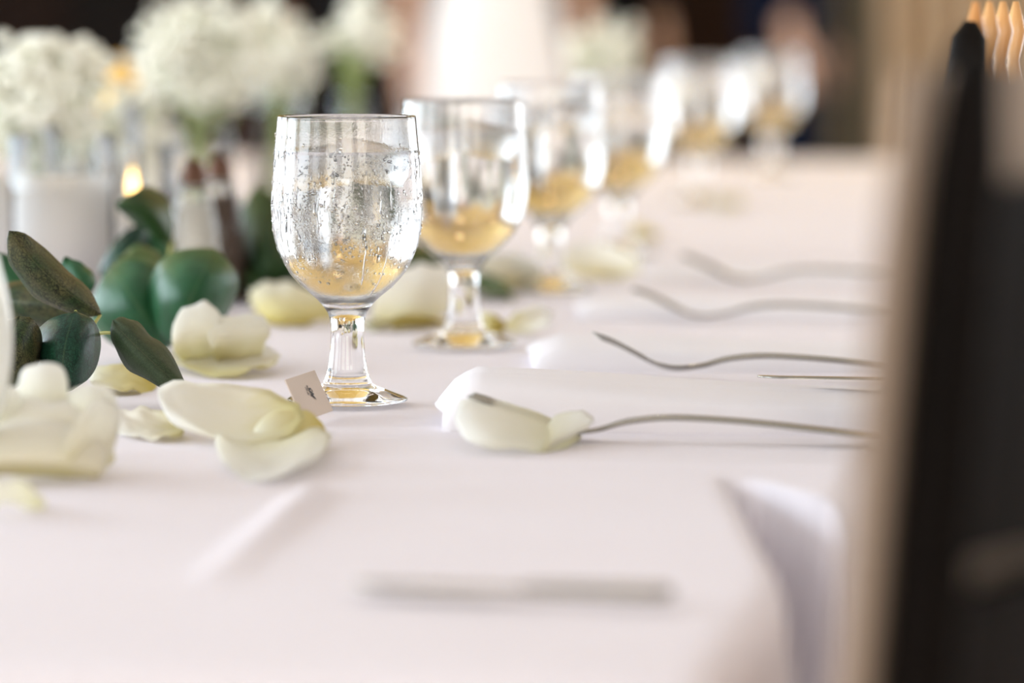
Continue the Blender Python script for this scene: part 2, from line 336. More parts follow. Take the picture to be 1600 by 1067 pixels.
def seg(p, a, b_):
    ab = b_ - a; tt = max(0, min(1, (p - a).dot(ab) / ab.dot(ab))); q = a + ab * tt; return (p - q), tt, ab
cre_a, cre_b = T(490, 772).to_2d(), T(325, 915).to_2d()
tip = T(1128, 738).to_2d(); vend = T(1330, 800).to_2d()
def top_z(P):
    p2 = P.to_2d()
    z = 0.0010 * noise.noise(Vector((P.x * 3, P.y * 5, 0))) + 0.0004 * noise.noise(Vector((P.x * 14, P.y * 22, 3)))
    d, tt, ab = seg(p2, cre_a, cre_b); dist = d.length
    z += (0.0055 * (1 - tt) ** 0.6 + 0.001) * math.exp(-(dist / 0.007) ** 2) * (1 if tt < 1 else 0.2)
    for lf in (0.62, 1.9, 3.1): z += 0.0018 * math.exp(-(((P - C0).dot(U) - lf) / 0.012) ** 2)
    return z
def valley(P):
    # a pleat that opens from its tip towards the right edge; its far wall faces back down the table
    a = (P - C0).dot(Nn); l = (P - C0).dot(U)
    ta = (Vector((tip.x, tip.y, 0)) - C0).dot(Nn); tl = (Vector((tip.x, tip.y, 0)) - C0).dot(U)
    if a < ta: return 0.0
    k = (a - ta) / (0 - ta)                        # 0 at the tip, 1 at the table edge
    far = tl - 0.10 * min(k, 1.3); near = tl - 0.02 - 0.30 * min(k, 1.3)
    depth = 0.11 * min(k, 1.5) ** 0.8
    sm = lambda e0, e1, x: (lambda q: q * q * (3 - 2 * q))(max(0, min(1, (x - e0) / (e1 - e0))))
    return -depth * (1 - sm(far - 0.014, far, l)) * sm(near, near + 0.12, l)
def cloth():
    r = 0.014; ov = 0.27
    As = [-TW - ov + 0.03 * i for i in range(int(ov / 0.03))] + [-TW + i * 0.012 for i in range(int((TW - 0.25) / 0.012))]
    As += [-0.25 + i * 0.006 for i in range(int(0.30 / 0.006))] + [0.05 + i * 0.02 for i in range(int((ov - 0.05) / 0.02) + 1)]
    Ls = [-ov + 0.02 * i for i in range(int((ov - 0.04) / 0.02))] + [-0.04 + 0.006 * i for i in range(160)] + [0.92 + 0.012 * i for i in range(int((TL - 0.92 + 0.05) / 0.012))]
    l0 = Ls[-1] + 0.02; Ls += [l0 + 0.03 * i for i in range(int((ov - 0.05) / 0.03))]
    V = []; F = []
    for l in Ls:
        for a in As:
            ca = max(-TW, min(0, a)); cl = max(0, min(TL, l)); e = Vector((a - ca, l - cl)); q = e.length
            base = C0 + Nn * ca + U * cl
            full = C0 + Nn * a + U * l
            va = valley(full)
            if q < 1e-6: P = base + Vector((0, 0, TZ + top_z(base) + va))
            else:
                dr = (Nn * e.x + U * e.y) / q; ang = min(q / r, math.pi / 2); arc = r * math.pi / 2
                hx = r * math.sin(ang); dz = r * (1 - math.cos(ang)); rest = max(0, q - arc)
                s = ca + cl + math.atan2(e.y, e.x) * 0.15
                pl = (0.5 + 0.5 * math.sin(s * 26 + 1.3 * math.sin(s * 7))) * min(1, rest / 0.2) * 0.035
                P = base + dr * (hx + pl + rest * 0.03) + Vector((0, 0, TZ + top_z(base) * (1 - min(1, rest / 0.05)) + va - dz - rest))
            V.append(P)
    na = len(As)
    for i in range(len(Ls) - 1):
        for j in range(na - 1): F.append((i * na + j, i * na + j + 1, (i + 1) * na + j + 1, (i + 1) * na + j))
    o = mesh('tablecloth', V, F, M['cloth'])
    return tag(o, 'white linen tablecloth draped over the long banquet table', 'tablecloth')
cloth()

# ------------------------------------------------------------------ goblets
OUT = [(0.0, .0006), (26, .0006), (31, .5), (32, 1.3), (31.4, 2.3), (27, 4.0), (21, 6.4), (15.5, 8.6), (13.2, 10), (12.9, 11.2), (12.0, 13.5), (10.6, 18), (9.6, 25), (9.0, 32), (8.8, 38), (9.4, 44), (11, 48.5), (15.8, 54.5), (21.5, 59.3), (27, 64.6), (32, 71), (36.8, 81.4), (39.3, 92), (40, 105), (39.5, 119), (38.6, 132.5), (37.6, 142.6), (36.9, 151), (36.5, 152.2), (36.0, 152.4), (35.5, 152.0)]
INN = [(35.3, 151), (36.0, 142.6), (36.8, 132.5), (37.5, 119), (37.8, 105), (36.9, 92), (34.2, 82), (29.2, 72.8), (24.2, 66.6), (18.5, 61.5), (12.5, 57.2), (6.5, 54.2), (0.0, 53.0)]
def mm(p): return [(max(0, a) / 1000, b_ / 1000) for a, b_ in p]
so = spline(OUT, 4)
i1 = 8 * 4; i2 = 15 * 4                       # foot | stem | bowl cuts
foot_p, stem_p, bowl_p = mm(so[:i1 + 1]), mm(so[i1:i2 + 1]), mm(so[i2:] + spline(INN, 4))
WZT = 133.6
inn_sorted = spline(list(reversed(INN)), 6)
wat = [(max(0, r + 0.22), z - 0.1) for r, z in inn_sorted if z < WZT - 2]
rw = [r for r, z in inn_sorted if z < WZT][-1]
wat += [(rw + 0.22, WZT - 1.6), (rw + 0.22, WZT + 0.5), (rw - 0.8, WZT + 0.1), (rw - 2.5, WZT), (0, WZT)]
water_p = mm(wat)
def out_r(z):
    for (r0, z0), (r1, z1) in zip(OUT, OUT[1:]):
        if z0 <= z <= z1 and z1 > z0: return r0 + (r1 - r0) * (z - z0) / (z1 - z0)
    return 36
def drops(nn, seed):
    rnd = random.Random(seed); mb = MB()
    bm = bmesh.new(); bmesh.ops.create_icosphere(bm, subdivisions=2, radius=1.0); bm.verts.index_update()
    sv = [v.co.copy() for v in bm.verts]; sf = [tuple(v.index for v in f.verts) for f in bm.faces]; bm.free()
    for k in range(nn):
        z = rnd.triangular(58, 149, 100); th = rnd.uniform(0, 2 * math.pi)
        patch = noise.noise(Vector((math.cos(th) * 2, math.sin(th) * 2, z * 0.05)))
        if patch < -0.1 and rnd.random() < 0.75: continue
        if z > 136 and rnd.random() < 0.7: continue
        r = out_r(z); s = rnd.choice([0.28, 0.35, 0.42, 0.5, 0.6, 0.85]) * rnd.uniform(0.8, 1.2)
        nr = Vector((math.cos(th), math.sin(th), 0)); dz = out_r(z - 1) - out_r(z + 1); nrm = (nr + Vector((0, 0, dz / 2))).normalized()
        tx = Vector((-math.sin(th), math.cos(th), 0)); ty = nrm.cross(tx)
        c = nr * r + Vector((0, 0, z)); el = 1 if rnd.random() < 0.9 else rnd.uniform(1.5, 4)
        mb.add([(c + (tx * v.x + ty * v.y * el) * s + nrm * v.z * s * 0.7) / 1000 for v in sv], sf)
    return mb
def rivulets(seed, nn):
    rnd = random.Random(seed); mb = MB()
    for k in range(nn):
        th = rnd.uniform(0, 2 * math.pi); z = rnd.uniform(95, 135); ln = rnd.uniform(12, 40); pts = []; rad = []
        for i in range(12):
            zz = z - ln * i / 11; th += rnd.uniform(-0.012, 0.012); r = out_r(zz)
            pts.append(Vector((r * math.cos(th), r * math.sin(th), zz)) / 1000); rad.append((0.25 + 0.45 * (i / 11) ** 3 + rnd.uniform(0, .08)) / 1000 * (1 if 0 < i < 11 else .3))
        mb.tube(pts, rad, 6)
    return mb
def make_goblet(name, label, wet):
    g = thing(name, label, 'goblet', group='water goblets along the table')
    for nmz, pr, mt in (('foot', foot_p, M['glass']), ('stem', stem_p, M['glass']), ('bowl', bowl_p, M['wetglass'])):
        o = MB().lathe(pr, 96).build(nmz, mt, g); weld(o)
    o = MB().lathe(water_p, 96).build('water', M['water'], g); weld(o); o['label'] = 'clear iced water filling the bowl'
    if wet:
        o = drops(4200, 3).build('condensation', M['drop'], g); o['kind'] = 'stuff'
        rivulets(5, 26).build('running_drops', M['drop'], g)['kind'] = 'stuff'
    return g
def ice(center, size, rot, label, grp):
    bm = bmesh.new(); bmesh.ops.create_cube(bm, size=1); bmesh.ops.subdivide_edges(bm, edges=bm.edges[:], cuts=7, use_grid_fill=True)
    for v in bm.verts:
        c = v.co.copy(); l = max(abs(c.x), abs(c.y), abs(c.z)); s = c.normalized() * 0.62; v.co = c * 0.62 + s * 0.38
        v.co *= 1 + 0.10 * noise.noise(c * 4 + Vector((size[0] * 99, 0, 0)))
    for f in bm.faces: f.smooth = True
    me = bpy.data.meshes.new('ice_cube'); bm.to_mesh(me); bm.free(); me.materials.append(M['ice'])
    o = bpy.data.objects.new('ice_cube', me); COL.objects.link(o); o.location = center; o.scale = size; o.rotation_euler = rot
    return tag(o, label, 'ice cube', grp)
GP = [(543, 634), (725, 545), (860, 458), (966, 404), (1092, 321), (1204, 276)]
GL = ['clear water goblet beaded with condensation, its foot beside the small tan paper tag',
      'water goblet next behind the beaded goblet by the paper tag',
      'third water goblet in the row counting from the tan paper tag',
      'fourth water goblet in the row counting from the tan paper tag',
      'fifth water goblet in the row, next to the last one at the far table end',
      'last water goblet in the row, by the far end of the table']
GPOS = []
for i, (px, py) in enumerate(GP):
    p = T(px, py); p.z = TZ + 0.0022; GPOS.append(p)
    if i == 0: g = make_goblet('water_goblet', GL[0], True)
    elif i == 1: g = make_goblet('water_goblet', GL[1], False); g2 = g
    else: g = copy_tree(g2); g['label'] = GL[i]
    g.location = p; g.rotation_euler = (0, 0, 0.7 * i)
    a = p + Vector((0.011, -0.006, 0.1275)); b_ = p + Vector((-0.014, 0.010, 0.124))
    nth = ['beaded goblet by the paper tag', 'second goblet from the paper tag', 'third goblet from the paper tag', 'fourth goblet from the paper tag', 'fifth goblet of the row', 'last goblet of the row'][i]
    ice(a, (0.030, 0.026, 0.020), (0.2, 0.15, 0.5 + i), 'larger clear ice cube floating in the ' + nth, 'ice cubes in the goblets')
    if i < 4: ice(b_, (0.024, 0.022, 0.018), (-0.2, 0.3, 1.2 + i), 'smaller clear ice cube floating in the ' + nth, 'ice cubes in the goblets')

# ------------------------------------------------------------------ petals and leaves
def surf(name, Cc, L, Rr, Tt, B, m, parent=None, kind='petal', twist=0.0, wave=0.0, seed=0, thick=0.0006, flip=False, nr=9, na=40, curl=0.0):
    """curved thin blade through a centre and four rim points; u runs L(base)->R(tip), v runs B->T"""
    Cc, L, Rr, Tt, B = [Vector(p) for p in (Cc, L, Rr, Tt, B)]
    u1, u2, v1, v2 = (Rr - L) / 2, (Rr + L) / 2 - Cc, (Tt - B) / 2, (Tt + B) / 2 - Cc
    nrm = u1.cross(v1).normalized(); tw = nrm * twist
    V = []; UV = []; F = []
    def pt(u, v, rim):
        p = Cc + u1 * u + u2 * u * u + v1 * v + v2 * v * v + tw * u * v
        if wave: p += nrm * wave * rim * rim * noise.noise(Vector((u * 2.2 + seed, v * 2.2, seed * 1.7)))
        if curl: p += nrm * curl * max(0, rim - 0.7) ** 2 / 0.09
        return p
    if kind == 'petal':
        V.append(pt(0, 0, 0)); UV.append((0.5, 0.5))
        for i in range(1, nr + 1):
            for j in range(na):
                q = 2 * math.pi * j / na; rad = i / nr
                rim = 1 + 0.09 * noise.noise(Vector((math.cos(q) * 1.7, math.sin(q) * 1.7, seed + 0.5))) + 0.02 * noise.noise(Vector((math.cos(q) * 6, math.sin(q) * 6, seed)))
                c, s = math.cos(q), math.sin(q); k = (abs(c) ** 2.5 + abs(s) ** 2.5) ** (-1 / 2.5) * rim
                base = 1 - 0.22 * max(0, -c) ** 2
                u, v = c * k * rad, s * k * rad * base; V.append(pt(u, v, rad)); UV.append((0.5 + u / 2, 0.5 + v / 2))
        F += [(0, 1 + j, 1 + (j + 1) % na) for j in range(na)]
        for i in range(nr - 1):
            for j in range(na): a = 1 + i * na; F.append((a + j, a + na + j, a + na + (j + 1) % na, a + (j + 1) % na))
    else:
        nu, nv = 22, 10
        for i in range(nu + 1):
            u = -1 + 2 * i / nu; wdt = (max(0.0, 1 - abs(u) ** 2.2)) ** (0.62 if u < 0 else 0.8); wdt = max(wdt, 0.012)
            for j in range(nv + 1):
                v = (-1 + 2 * j / nv); p = pt(u, v * wdt, abs(v))
                p += nrm * (-0.0012) * math.exp(-(v / 0.12) ** 2)
                V.append(p); UV.append(((u + 1) / 2, (v + 1) / 2))
        for i in range(nu):
            for j in range(nv): a = i * (nv + 1) + j; F.append((a, a + 1, a + nv + 2, a + nv + 1))
    org = Vector((Cc.x, Cc.y, min(v.z for v in V)))
    o = mesh(name, [v - org for v in V], F, m, parent, loc=org)
    uvl = o.data.uv_layers.new(name='UVMap')
    for lp in o.data.loops: uvl.data[lp.index].uv = UV[lp.vertex_index]
    sd = o.modifiers.new('thick', 'SOLIDIFY'); sd.thickness = thick; sd.offset = 0
    return o
def petal(Cc, L, Rr, Tt, B, label, m='petal', grp='loose rose petals on the tablecloth', **k):
    pts = []
    for p in (Cc, L, Rr, Tt, B):
        q = T(p[0], p[1], -p[2] if p[2] <= 0 else 0) if p[2] <= 0 else D(*p)
        if q.z < TZ + 0.0028: q.z = TZ + 0.0028
        pts.append(q)
    fl = k.pop('flat', 0.5); mid = (pts[1] + pts[2] + pts[3] + pts[4]) / 4
    pts[0] = mid.lerp(pts[0], fl); pts[0].z = max(pts[0].z, TZ + 0.002)
    k.setdefault('seed', len(label) * 0.37 + Cc[0] * 0.01); k.setdefault('wave', 0.006)
    o = surf('rose_petal', *pts, M[m], **k)
    dz = o.location.z - (TZ + 0.0012)
    return tag(o, label, 'petal', grp)
# third value: distance in metres, or zero/negative for minus the height above the table
petal((360, 672, 2.06), (470, 655, 2.06), (250, 622, 2.09), (372, 604, 2.13), (365, 699, 0), 'large cupped cream petal lying just in front of the paper tag', 'petal', seed=2, flat=1.0, wave=0.004)
petal((452, 668, 2.045), (512, 690, 0), (392, 700, 0), (450, 638, 2.075), (455, 698, 0), 'yellow-based petal folded over the big cupped petal beside the paper tag', 'petal_y', seed=5, wave=0.002)
petal((425, 722, -.003), (425, 690, -.002), (420, 757, 0), (340, 695, -.004), (515, 678, -.010), 'pale translucent petal lying flat in front of the big cupped petal', 'petal_w', seed=8, wave=0.004)
petal((235, 672, -.003), (290, 684, 0), (178, 655, -.006), (228, 640, -.010), (235, 692, 0), 'flat cream petal between the rose head and the big cupped petal', 'petal', seed=11)
petal((190, 600, -.004), (245, 604, 0), (140, 596, -.004), (190, 572, -.012), (190, 619, 0), 'small yellowish petal lying flat behind the rose head', 'petal_y', seed=14)
petal((312, 522, 2.45), (310, 572, 0), (312, 473, 2.49), (350, 522, 2.47), (268, 530, 2.47), 'upright pointed cream petal standing under the round green leaves', 'petal', seed=17)
petal((372, 525, 2.45), (365, 575, 0), (380, 491, 2.49), (420, 522, 2.48), (326, 530, 2.46), 'rounded cream petal standing beside the pointed upright petal', 'petal', seed=20)
petal((345, 572, -.003), (345, 592, 0), (340, 540, -.012), (438, 558, -.008), (255, 555, -.006), 'wide flat cream petal under the two upright petals', 'petal', seed=23)
petal((450, 482, 2.78), (455, 513, 0), (432, 441, 2.86), (395, 478, 2.83), (522, 482, 2.84), 'cream petal with a white curled rim behind the stem of the beaded goblet', 'petal_y', seed=26)
petal((645, 470, 2.80), (640, 513, 0), (655, 414, 2.88), (575, 478, 2.86), (706, 468, 2.86), 'upright cream petal between the stems of the beaded and the second goblet', 'petal', seed=29)
petal((620, 505, -.003), (700, 510, 0), (565, 508, -.003), (620, 492, -.012), (620, 519, 0), 'low yellowish petal lying between the first two goblet stems', 'petal_y', seed=31)
petal((800, 672, 1.995), (905, 690, 0), (715, 662, 2.035), (775, 627, 2.10), (800, 713, 0), 'large pale petal lying over the fork tines by the folded napkin', 'petal_w', seed=35, wave=0.002)
petal((872, 676, 2.035), (850, 708, 0), (928, 655, 2.06), (872, 650, 2.08), (868, 704, 0), 'small white petal lobe curling towards the fork handle', 'petal_w', seed=36, wave=0.002)
petal((0, 775, -.010), (70, 792, 0), (-75, 760, -.012), (0, 745, -.018), (0, 803, 0), 'blurred pale petal lying in front of the rose head', 'petal_w', seed=38)
petal((815, 505, -.006), (790, 516, 0), (860, 500, -.012), (825, 482, -.02), (820, 525, 0), 'cream petal beside the foot of the second goblet', 'petal', seed=41)
petal((760, 512, -.004), (790, 522, 0), (740, 500, -.008), (768, 490, -.016), (765, 530, 0), 'small amber-tinged petal beside the foot of the second goblet', 'petal_y', seed=42)
petal((935, 415, -.012), (950, 440, 0), (925, 378, -.03), (1000, 415, -.016), (870, 415, -.014), 'upright cream petal beside the foot of the third goblet', 'petal', seed=44)
petal((990, 365, -.004), (1030, 372, 0), (950, 362, -.004), (990, 350, -.010), (990, 378, 0), 'flat yellowish petal beside the foot of the fourth goblet', 'petal_y', seed=47)
petal((1130, 318, -.004), (1160, 322, 0), (1100, 316, -.004), (1130, 305, -.008), (1130, 330, 0), 'flat cream petal beside the foot of the fifth goblet', 'petal', seed=50)
petal((800, 430, -.012), (805, 452, 0), (790, 395, -.03), (850, 428, -.016), (750, 428, -.014), 'upright cream petal standing behind the stem of the second goblet', 'petal', seed=53)

# rose head at the left, lying open
rz_ = thing('cream_rose', 'open cream rose head lying in front of the eucalyptus leaves', 'rose', T(70, 742) + Vector((0, 0.02, 0.002)))
inv = Matrix.Translation(-rz_.location)
def rp(Cc, L, Rr, Tt, B, mt='petal', seed=0, wave=0.003):
    pts = []
    for p in (Cc, L, Rr, Tt, B):
        q = D(*p) if p[2] > 0 else T(p[0], p[1], -p[2]); q.z = max(q.z, TZ + 0.0028); pts.append(inv @ q)
    mid = (pts[1] + pts[2] + pts[3] + pts[4]) / 4; pts[0] = mid.lerp(pts[0], 0.6)
    return surf('petal', *pts, M[mt], parent=rz_, seed=seed, wave=wave)
rp((68, 612, 1.955), (68, 665, 1.955), (68, 566, 1.985), (106, 612, 1.97), (28, 615, 1.97), 'petal_w', 1, 0.001)
rp((145, 628, 1.945), (140, 672, 1.945), (150, 602, 1.97), (180, 632, 1.96), (106, 628, 1.96), 'petal_w', 2, 0.001)
rp((75, 680, 1.90), (85, 742, 1.93), (85, 618, 1.97), (182, 672, 1.95), (-45, 670, 1.94), 'petal', 3)
rp((60, 708, 1.878), (60, 752, 0), (70, 655, 1.92), (165, 728, 1.90), (-60, 722, 1.89), 'petal', 4)
rp((152, 690, 1.905), (140, 748, 1.92), (162, 622, 1.95), (184, 692, 1.945), (110, 690, 1.89), 'petal', 5)
rp((0, 640, 1.93), (0, 690, 1.93), (-2, 604, 1.96), (38, 642, 1.95), (-50, 640, 1.95), 'petal_w', 6)
rp((30, 690, 1.96), (60, 740, 1.96), (0, 630, 1.99), (-60, 690, 1.97), (120, 680, 1.98), 'petal', 7)

# leafy sprigs
def sprig(name, label, root, leaves, stems):
    s = thing(name, label, 'leaf sprig', root, group='greenery laid along the table')
    iv = Matrix.Translation(-Vector(root))
    for k, (Cc, L, Rr, Tt, B, mt) in enumerate(leaves):
        pts = [iv @ D(*p) for p in (Cc, L, Rr, Tt, B)]
        lo = min(p.z for p in pts)
        for p in pts: p.z = max(p.z, TZ + 0.0065 - root[2])
        surf('leaf', *pts, M[mt], parent=s, kind='leaf', seed=k * 1.3 + root[0], wave=0.004, thick=0.0005)
    for pts, r in stems:
        q = [iv @ D(*p) for p in pts]; q = [Vector(v) for v in spline([tuple(v) for v in q], 4)]
        MB().tube(q, [r * (1 - 0.5 * i / len(q)) for i in range(len(q))], 7).build('stem', M['twig'], s)
    return s
sprig('eucalyptus_sprig', 'mottled green leaf sprig in focus beside the cream rose head', T(140, 600) + Vector((0, 0, 0.002)), [
    ((74, 432, 2.285), (157, 492, 2.30), (14, 361, 2.29), (100, 414, 2.315), (46, 455, 2.30), 'leaf_b'),
    ((100, 548, 2.235), (118, 486, 2.26), (98, 616, 2.24), (156, 552, 2.27), (46, 545, 2.27), 'leaf'),
    ((10, 556, 2.215), (30, 494, 2.24), (5, 618, 2.22), (64, 552, 2.25), (-45, 560, 2.25), 'leaf_b'),
    ((226, 552, 2.24), (176, 500, 2.265), (291, 609, 2.235), (240, 525, 2.275), (204, 578, 2.255), 'leaf_o'),
    ((56, 474, 2.385), (140, 480, 2.38), (-25, 468, 2.41), (55, 438, 2.41), (60, 512, 2.40), 'leaf_b'),
    ((124, 432, 2.42), (128, 462, 2.42), (105, 403, 2.43), (148, 432, 2.43), (98, 434, 2.43), 'leaf_s'),
    ((10, 430, 2.45), (60, 480, 2.44), (-30, 390, 2.46), (40, 420, 2.46), (-20, 450, 2.46), 'leaf_s'),
], [([(120, 600, 2.37), (135, 560, 2.30), (150, 524, 2.28), (176, 520, 2.268)], 0.0016), ([(135, 560, 2.30), (140, 520, 2.29), (157, 492, 2.30)], 0.0015),
    ([(135, 560, 2.30), (125, 510, 2.27), (118, 486, 2.26)], 0.0015), ([(120, 600, 2.37), (110, 520, 2.37), (140, 480, 2.38)], 0.0014)])
sprig('eucalyptus_sprig', 'sprig of big round green leaves in front of the salt shaker', T(250, 545) + Vector((0, 0, 0.002)), [
    ((215, 478, 2.53), (262, 548, 2.56), (175, 415, 2.57), (262, 425, 2.57), (150, 512, 2.56), 'leaf_s'),
    ((300, 462, 2.50), (268, 540, 2.54), (335, 388, 2.55), (366, 470, 2.55), (240, 425, 2.54), 'leaf_s'),
    ((212, 420, 2.66), (262, 425, 2.66), (158, 448, 2.64), (215, 386, 2.70), (208, 462, 2.64), 'leaf_s'),
    ((195, 398, 2.72), (230, 445, 2.72), (212, 353, 2.74), (238, 385, 2.74), (156, 425, 2.73), 'leaf'),
    ((232, 330, 2.66), (268, 378, 2.68), (186, 316, 2.66), (248, 296, 2.70), (214, 348, 2.68), 'leaf_d'),
    ((245, 380, 2.74), (262, 410, 2.74), (225, 360, 2.75), (270, 372, 2.76), (222, 398, 2.75), 'leaf_s'),
], [([(250, 545, 2.62), (262, 500, 2.60), (262, 425, 2.64), (268, 378, 2.68)], 0.0018), ([(262, 500, 2.60), (268, 540, 2.545)], 0.0014)])
sprig('eucalyptus_sprig', 'dark green leaf sprig behind the bowl of the beaded goblet', T(440, 470) + Vector((0, 0, 0.002)), [
    ((418, 400, 3.02), (425, 470, 3.04), (400, 288, 3.10), (480, 390, 3.08), (372, 410, 3.08), 'leaf_d'),
    ((395, 370, 3.14), (440, 455, 3.12), (370, 320, 3.16), (450, 350, 3.16), (345, 385, 3.16), 'leaf'),
    ((460, 395, 3.10), (440, 468, 3.08), (500, 320, 3.15), (530, 400, 3.14), (420, 370, 3.14), 'leaf_d'),
    ((415, 455, 3.00), (450, 470, 3.02), (380, 432, 3.02), (420, 420, 3.04), (410, 478, 2.99), 'leaf_d'),
    ((640, 400, 3.02), (560, 430, 3.02), (694, 416, 3.02), (635, 378, 3.08), (630, 425, 3.02), 'leaf_d'),
    ((560, 390, 3.05), (500, 455, 3.05), (610, 330, 3.08), (600, 410, 3.08), (530, 360, 3.08), 'leaf_d'),
    ((520, 430, 3.00), (460, 465, 3.02), (590, 420, 3.0), (525, 405, 3.04), (520, 455, 3.0), 'leaf_d'),
], [([(395, 476, 3.0), (440, 470, 3.03), (500, 455, 3.05), (560, 430, 3.02)], 0.0018)])
sprig('eucalyptus_sprig', 'small leaf sprig lying between the second and third goblet stems', T(790, 470) + Vector((0, 0, 0.002)), [
    ((760, 450, 3.10), (800, 470, 3.05), (720, 440, 3.12), (765, 430, 3.14), (755, 468, 3.06), 'leaf_s'),
    ((690, 250, 3.6), (700, 330, 3.6), (690, 190, 3.62), (730, 250, 3.63), (650, 250, 3.63), 'leaf_d'),  # this and the next: leaves added for dark reflections in the second goblet
    ((735, 330, 3.4), (745, 400, 3.4), (730, 270, 3.42), (765, 330, 3.43), (700, 335, 3.43), 'leaf_d'),
], [([(800, 468, 3.05), (760, 420, 3.3), (735, 360, 3.4), (700, 330, 3.6)], 0.0016)])

# ------------------------------------------------------------------ salt and pepper
def shaker(name, px, py, fill, label):
    g = thing(name, label, 'shaker', T(px, py) + Vector((0, 0, 0.0025)), R(20), 'salt and pepper set')
    prof = [(0, 0), (.021, 0), (.0225, .003), (.0215, .012), (.0178, .045), (.0135, .074), (.0098, .083), (.0082, .086)]
    o = MB().lathe(prof, 40).build('glass_body', M['thin'], g); weld(o)
    o = MB().lathe([(0, .0025), (.0200, .0025), (.0208, .012), (.0172, .045), (.0131, .073), (0, .075)], 32).build('contents', M[fill], g); weld(o)
    o = MB().lathe([(.0088, .083), (.0092, .084), (.0092, .093), (.0080, .098), (.0050, .102), (.0020, .104), (0, .1045)], 32).build('cap', M['cap'], g); weld(o); cap = o
    for k in range(5):
        q = k * 1.256; MB().ball((0.004 * math.cos(q), 0.004 * math.sin(q), .1028), .0007, 1).build('hole', M['ink'], cap)
    MB().lathe([(.0093, .084), (.0099, .0845), (.0099, .0862), (.0093, .0867)], 32).build('collar', M['silver'], g)
    return g
shaker('salt_shaker', 304, 489, 'salt', 'glass salt shaker filled with white salt and bronze cap')
shaker('pepper_shaker', 344, 474, 'pepper', 'glass pepper shaker filled with brown pepper and bronze cap')

# ------------------------------------------------------------------ paper tag with print
c1, c2, c3 = T(474, 666, .0005), T(520, 649, .0005), D(491, 586, 2.229)
c4 = c1 + (c3 - c2)
e1 = (c2 - c1); e2 = (c3 - c2); nrm = e1.cross(e2).normalized()
cb = MB(); th = 0.0005
V = [p + nrm * s * th / 2 for s in (-1, 1) for p in (c1, c2, c3, c4)]
org = (c1 + c2) / 2
tg = thing('paper_tag', 'small tan paper tag with printed marks leaning by the beaded goblet foot', 'paper tag', (org.x, org.y, TZ + 0.003))
iv = Matrix.Translation(-Vector(tg.location)); lift = Vector((0, 0, 0.0025))
cb.add([iv @ (p + lift) for p in V], [(3, 2, 1, 0), (4, 5, 6, 7), (0, 1, 5, 4), (1, 2, 6, 5), (2, 3, 7, 6), (3, 0, 4, 7)]).build('paper', M['card'], tg, smooth=False)
def ink_text(body, at, size, xdir, ydir, bold):
    cu = bpy.data.curves.new('print', 'FONT'); cu.body = body; cu.size = size; cu.align_x = 'CENTER'; cu.extrude = 0.00002; cu.offset = bold
    to = bpy.data.objects.new('tmp', cu); COL.objects.link(to)
    me = bpy.data.meshes.new_from_object(to.evaluated_get(bpy.context.evaluated_depsgraph_get())); bpy.data.objects.remove(to)
    z = xdir.cross(ydir); Mx = Matrix((xdir, ydir, z)).transposed().to_4x4(); Mx.translation = at
    me.transform(Mx); me.materials.clear(); me.materials.append(M['ink'])
    o = bpy.data.objects.new('print', me); COL.objects.link(o); o.parent = tg
xd = (c2 - c3).normalized(); yd = nrm.cross(xd).normalized()
if nrm.y > 0: nrm = -nrm; yd = nrm.cross(xd).normalized()
cc = (c1 + c2 + c3 + c4) / 4 + lift
ex = e1.normalized(); ey = (c3 - c2).normalized()
ink_text('SM', iv @ (cc + ex * 0.0018 + ey * 0.0030 + nrm * 0.0006), 0.0070, xd, yd, 0.00008)
ink_text('n.a.', iv @ (cc - ex * 0.0022 + ey * 0.0032 + nrm * 0.0006), 0.0046, xd, yd, 0.0)

# ------------------------------------------------------------------ napkins and cutlery
def napkin(px0, px1, py, depth, h, label, rz=0.0, folds=3):
    p0 = T(px0, py); g = thing('napkin', label, 'napkin', p0 + Vector((0, 0, 0.0018)), -A + rz, 'folded white napkins')
    d0 = p0.y; ln = (px1 - px0) / FPX * d0
    n1, n2 = 48, 26; V = []; F = []
    for i in range(n1 + 1):
        x = ln * i / n1; e = min(1, i / 3.0) ** 0.5; sag = h * (0.50 + 0.50 * math.exp(-(x / (ln * 0.5)) ** 2)) * (0.35 + 0.65 * e)
        for j in range(n2 + 1):
            q = -1 + 2 * j / n2; y = depth / 2 + q * depth / 2 * (0.97 + 0.03 * e)
            zz = sag * (1 - abs(q) ** 7) ** 0.5
            wr = 0.0022 * noise.noise(Vector((x * 9, y * 34, px0))) * (1 - abs(q) ** 4) + 0.0016 * math.exp(-((y - depth * (0.30 + 0.25 * x / ln)) / 0.004) ** 2)
            V.append((x + 0.004 * noise.noise(Vector((y * 25, zz * 60, px0))) - 0.004 * (1 - q * q) * (1 - e), y, max(0.0, zz + wr * min(1, zz / 0.004))))
    nv = n2 + 1
    for i in range(n1):
        for j in range(n2): F.append((i * nv + j, (i + 1) * nv + j, (i + 1) * nv + j + 1, i * nv + j + 1))
    base = len(V)
    for i in range(n1 + 1): V += [(V[i * nv][0], V[i * nv][1], -0.002), (V[i * nv + n2][0], V[i * nv + n2][1], -0.002)]
    for i in range(n1):
        F += [(base + 2 * i, base + 2 * i + 2, (i + 1) * nv, i * nv), (i * nv + n2, (i + 1) * nv + n2, base + 2 * i + 3, base + 2 * i + 1)]
    F += [tuple([base] + [j for j in range(nv)] + [base + 1]), tuple([base + 2 * n1 + 1] + [n1 * nv + j for j in reversed(range(nv))] + [base + 2 * n1])]
    mesh('folded_cloth', V, F, M['napkin'], g)
    return g
napkin(690, 1500, 676, 0.125, 0.024, 'thick folded white napkin behind the fork half hidden by a pale petal', A * 0.85)
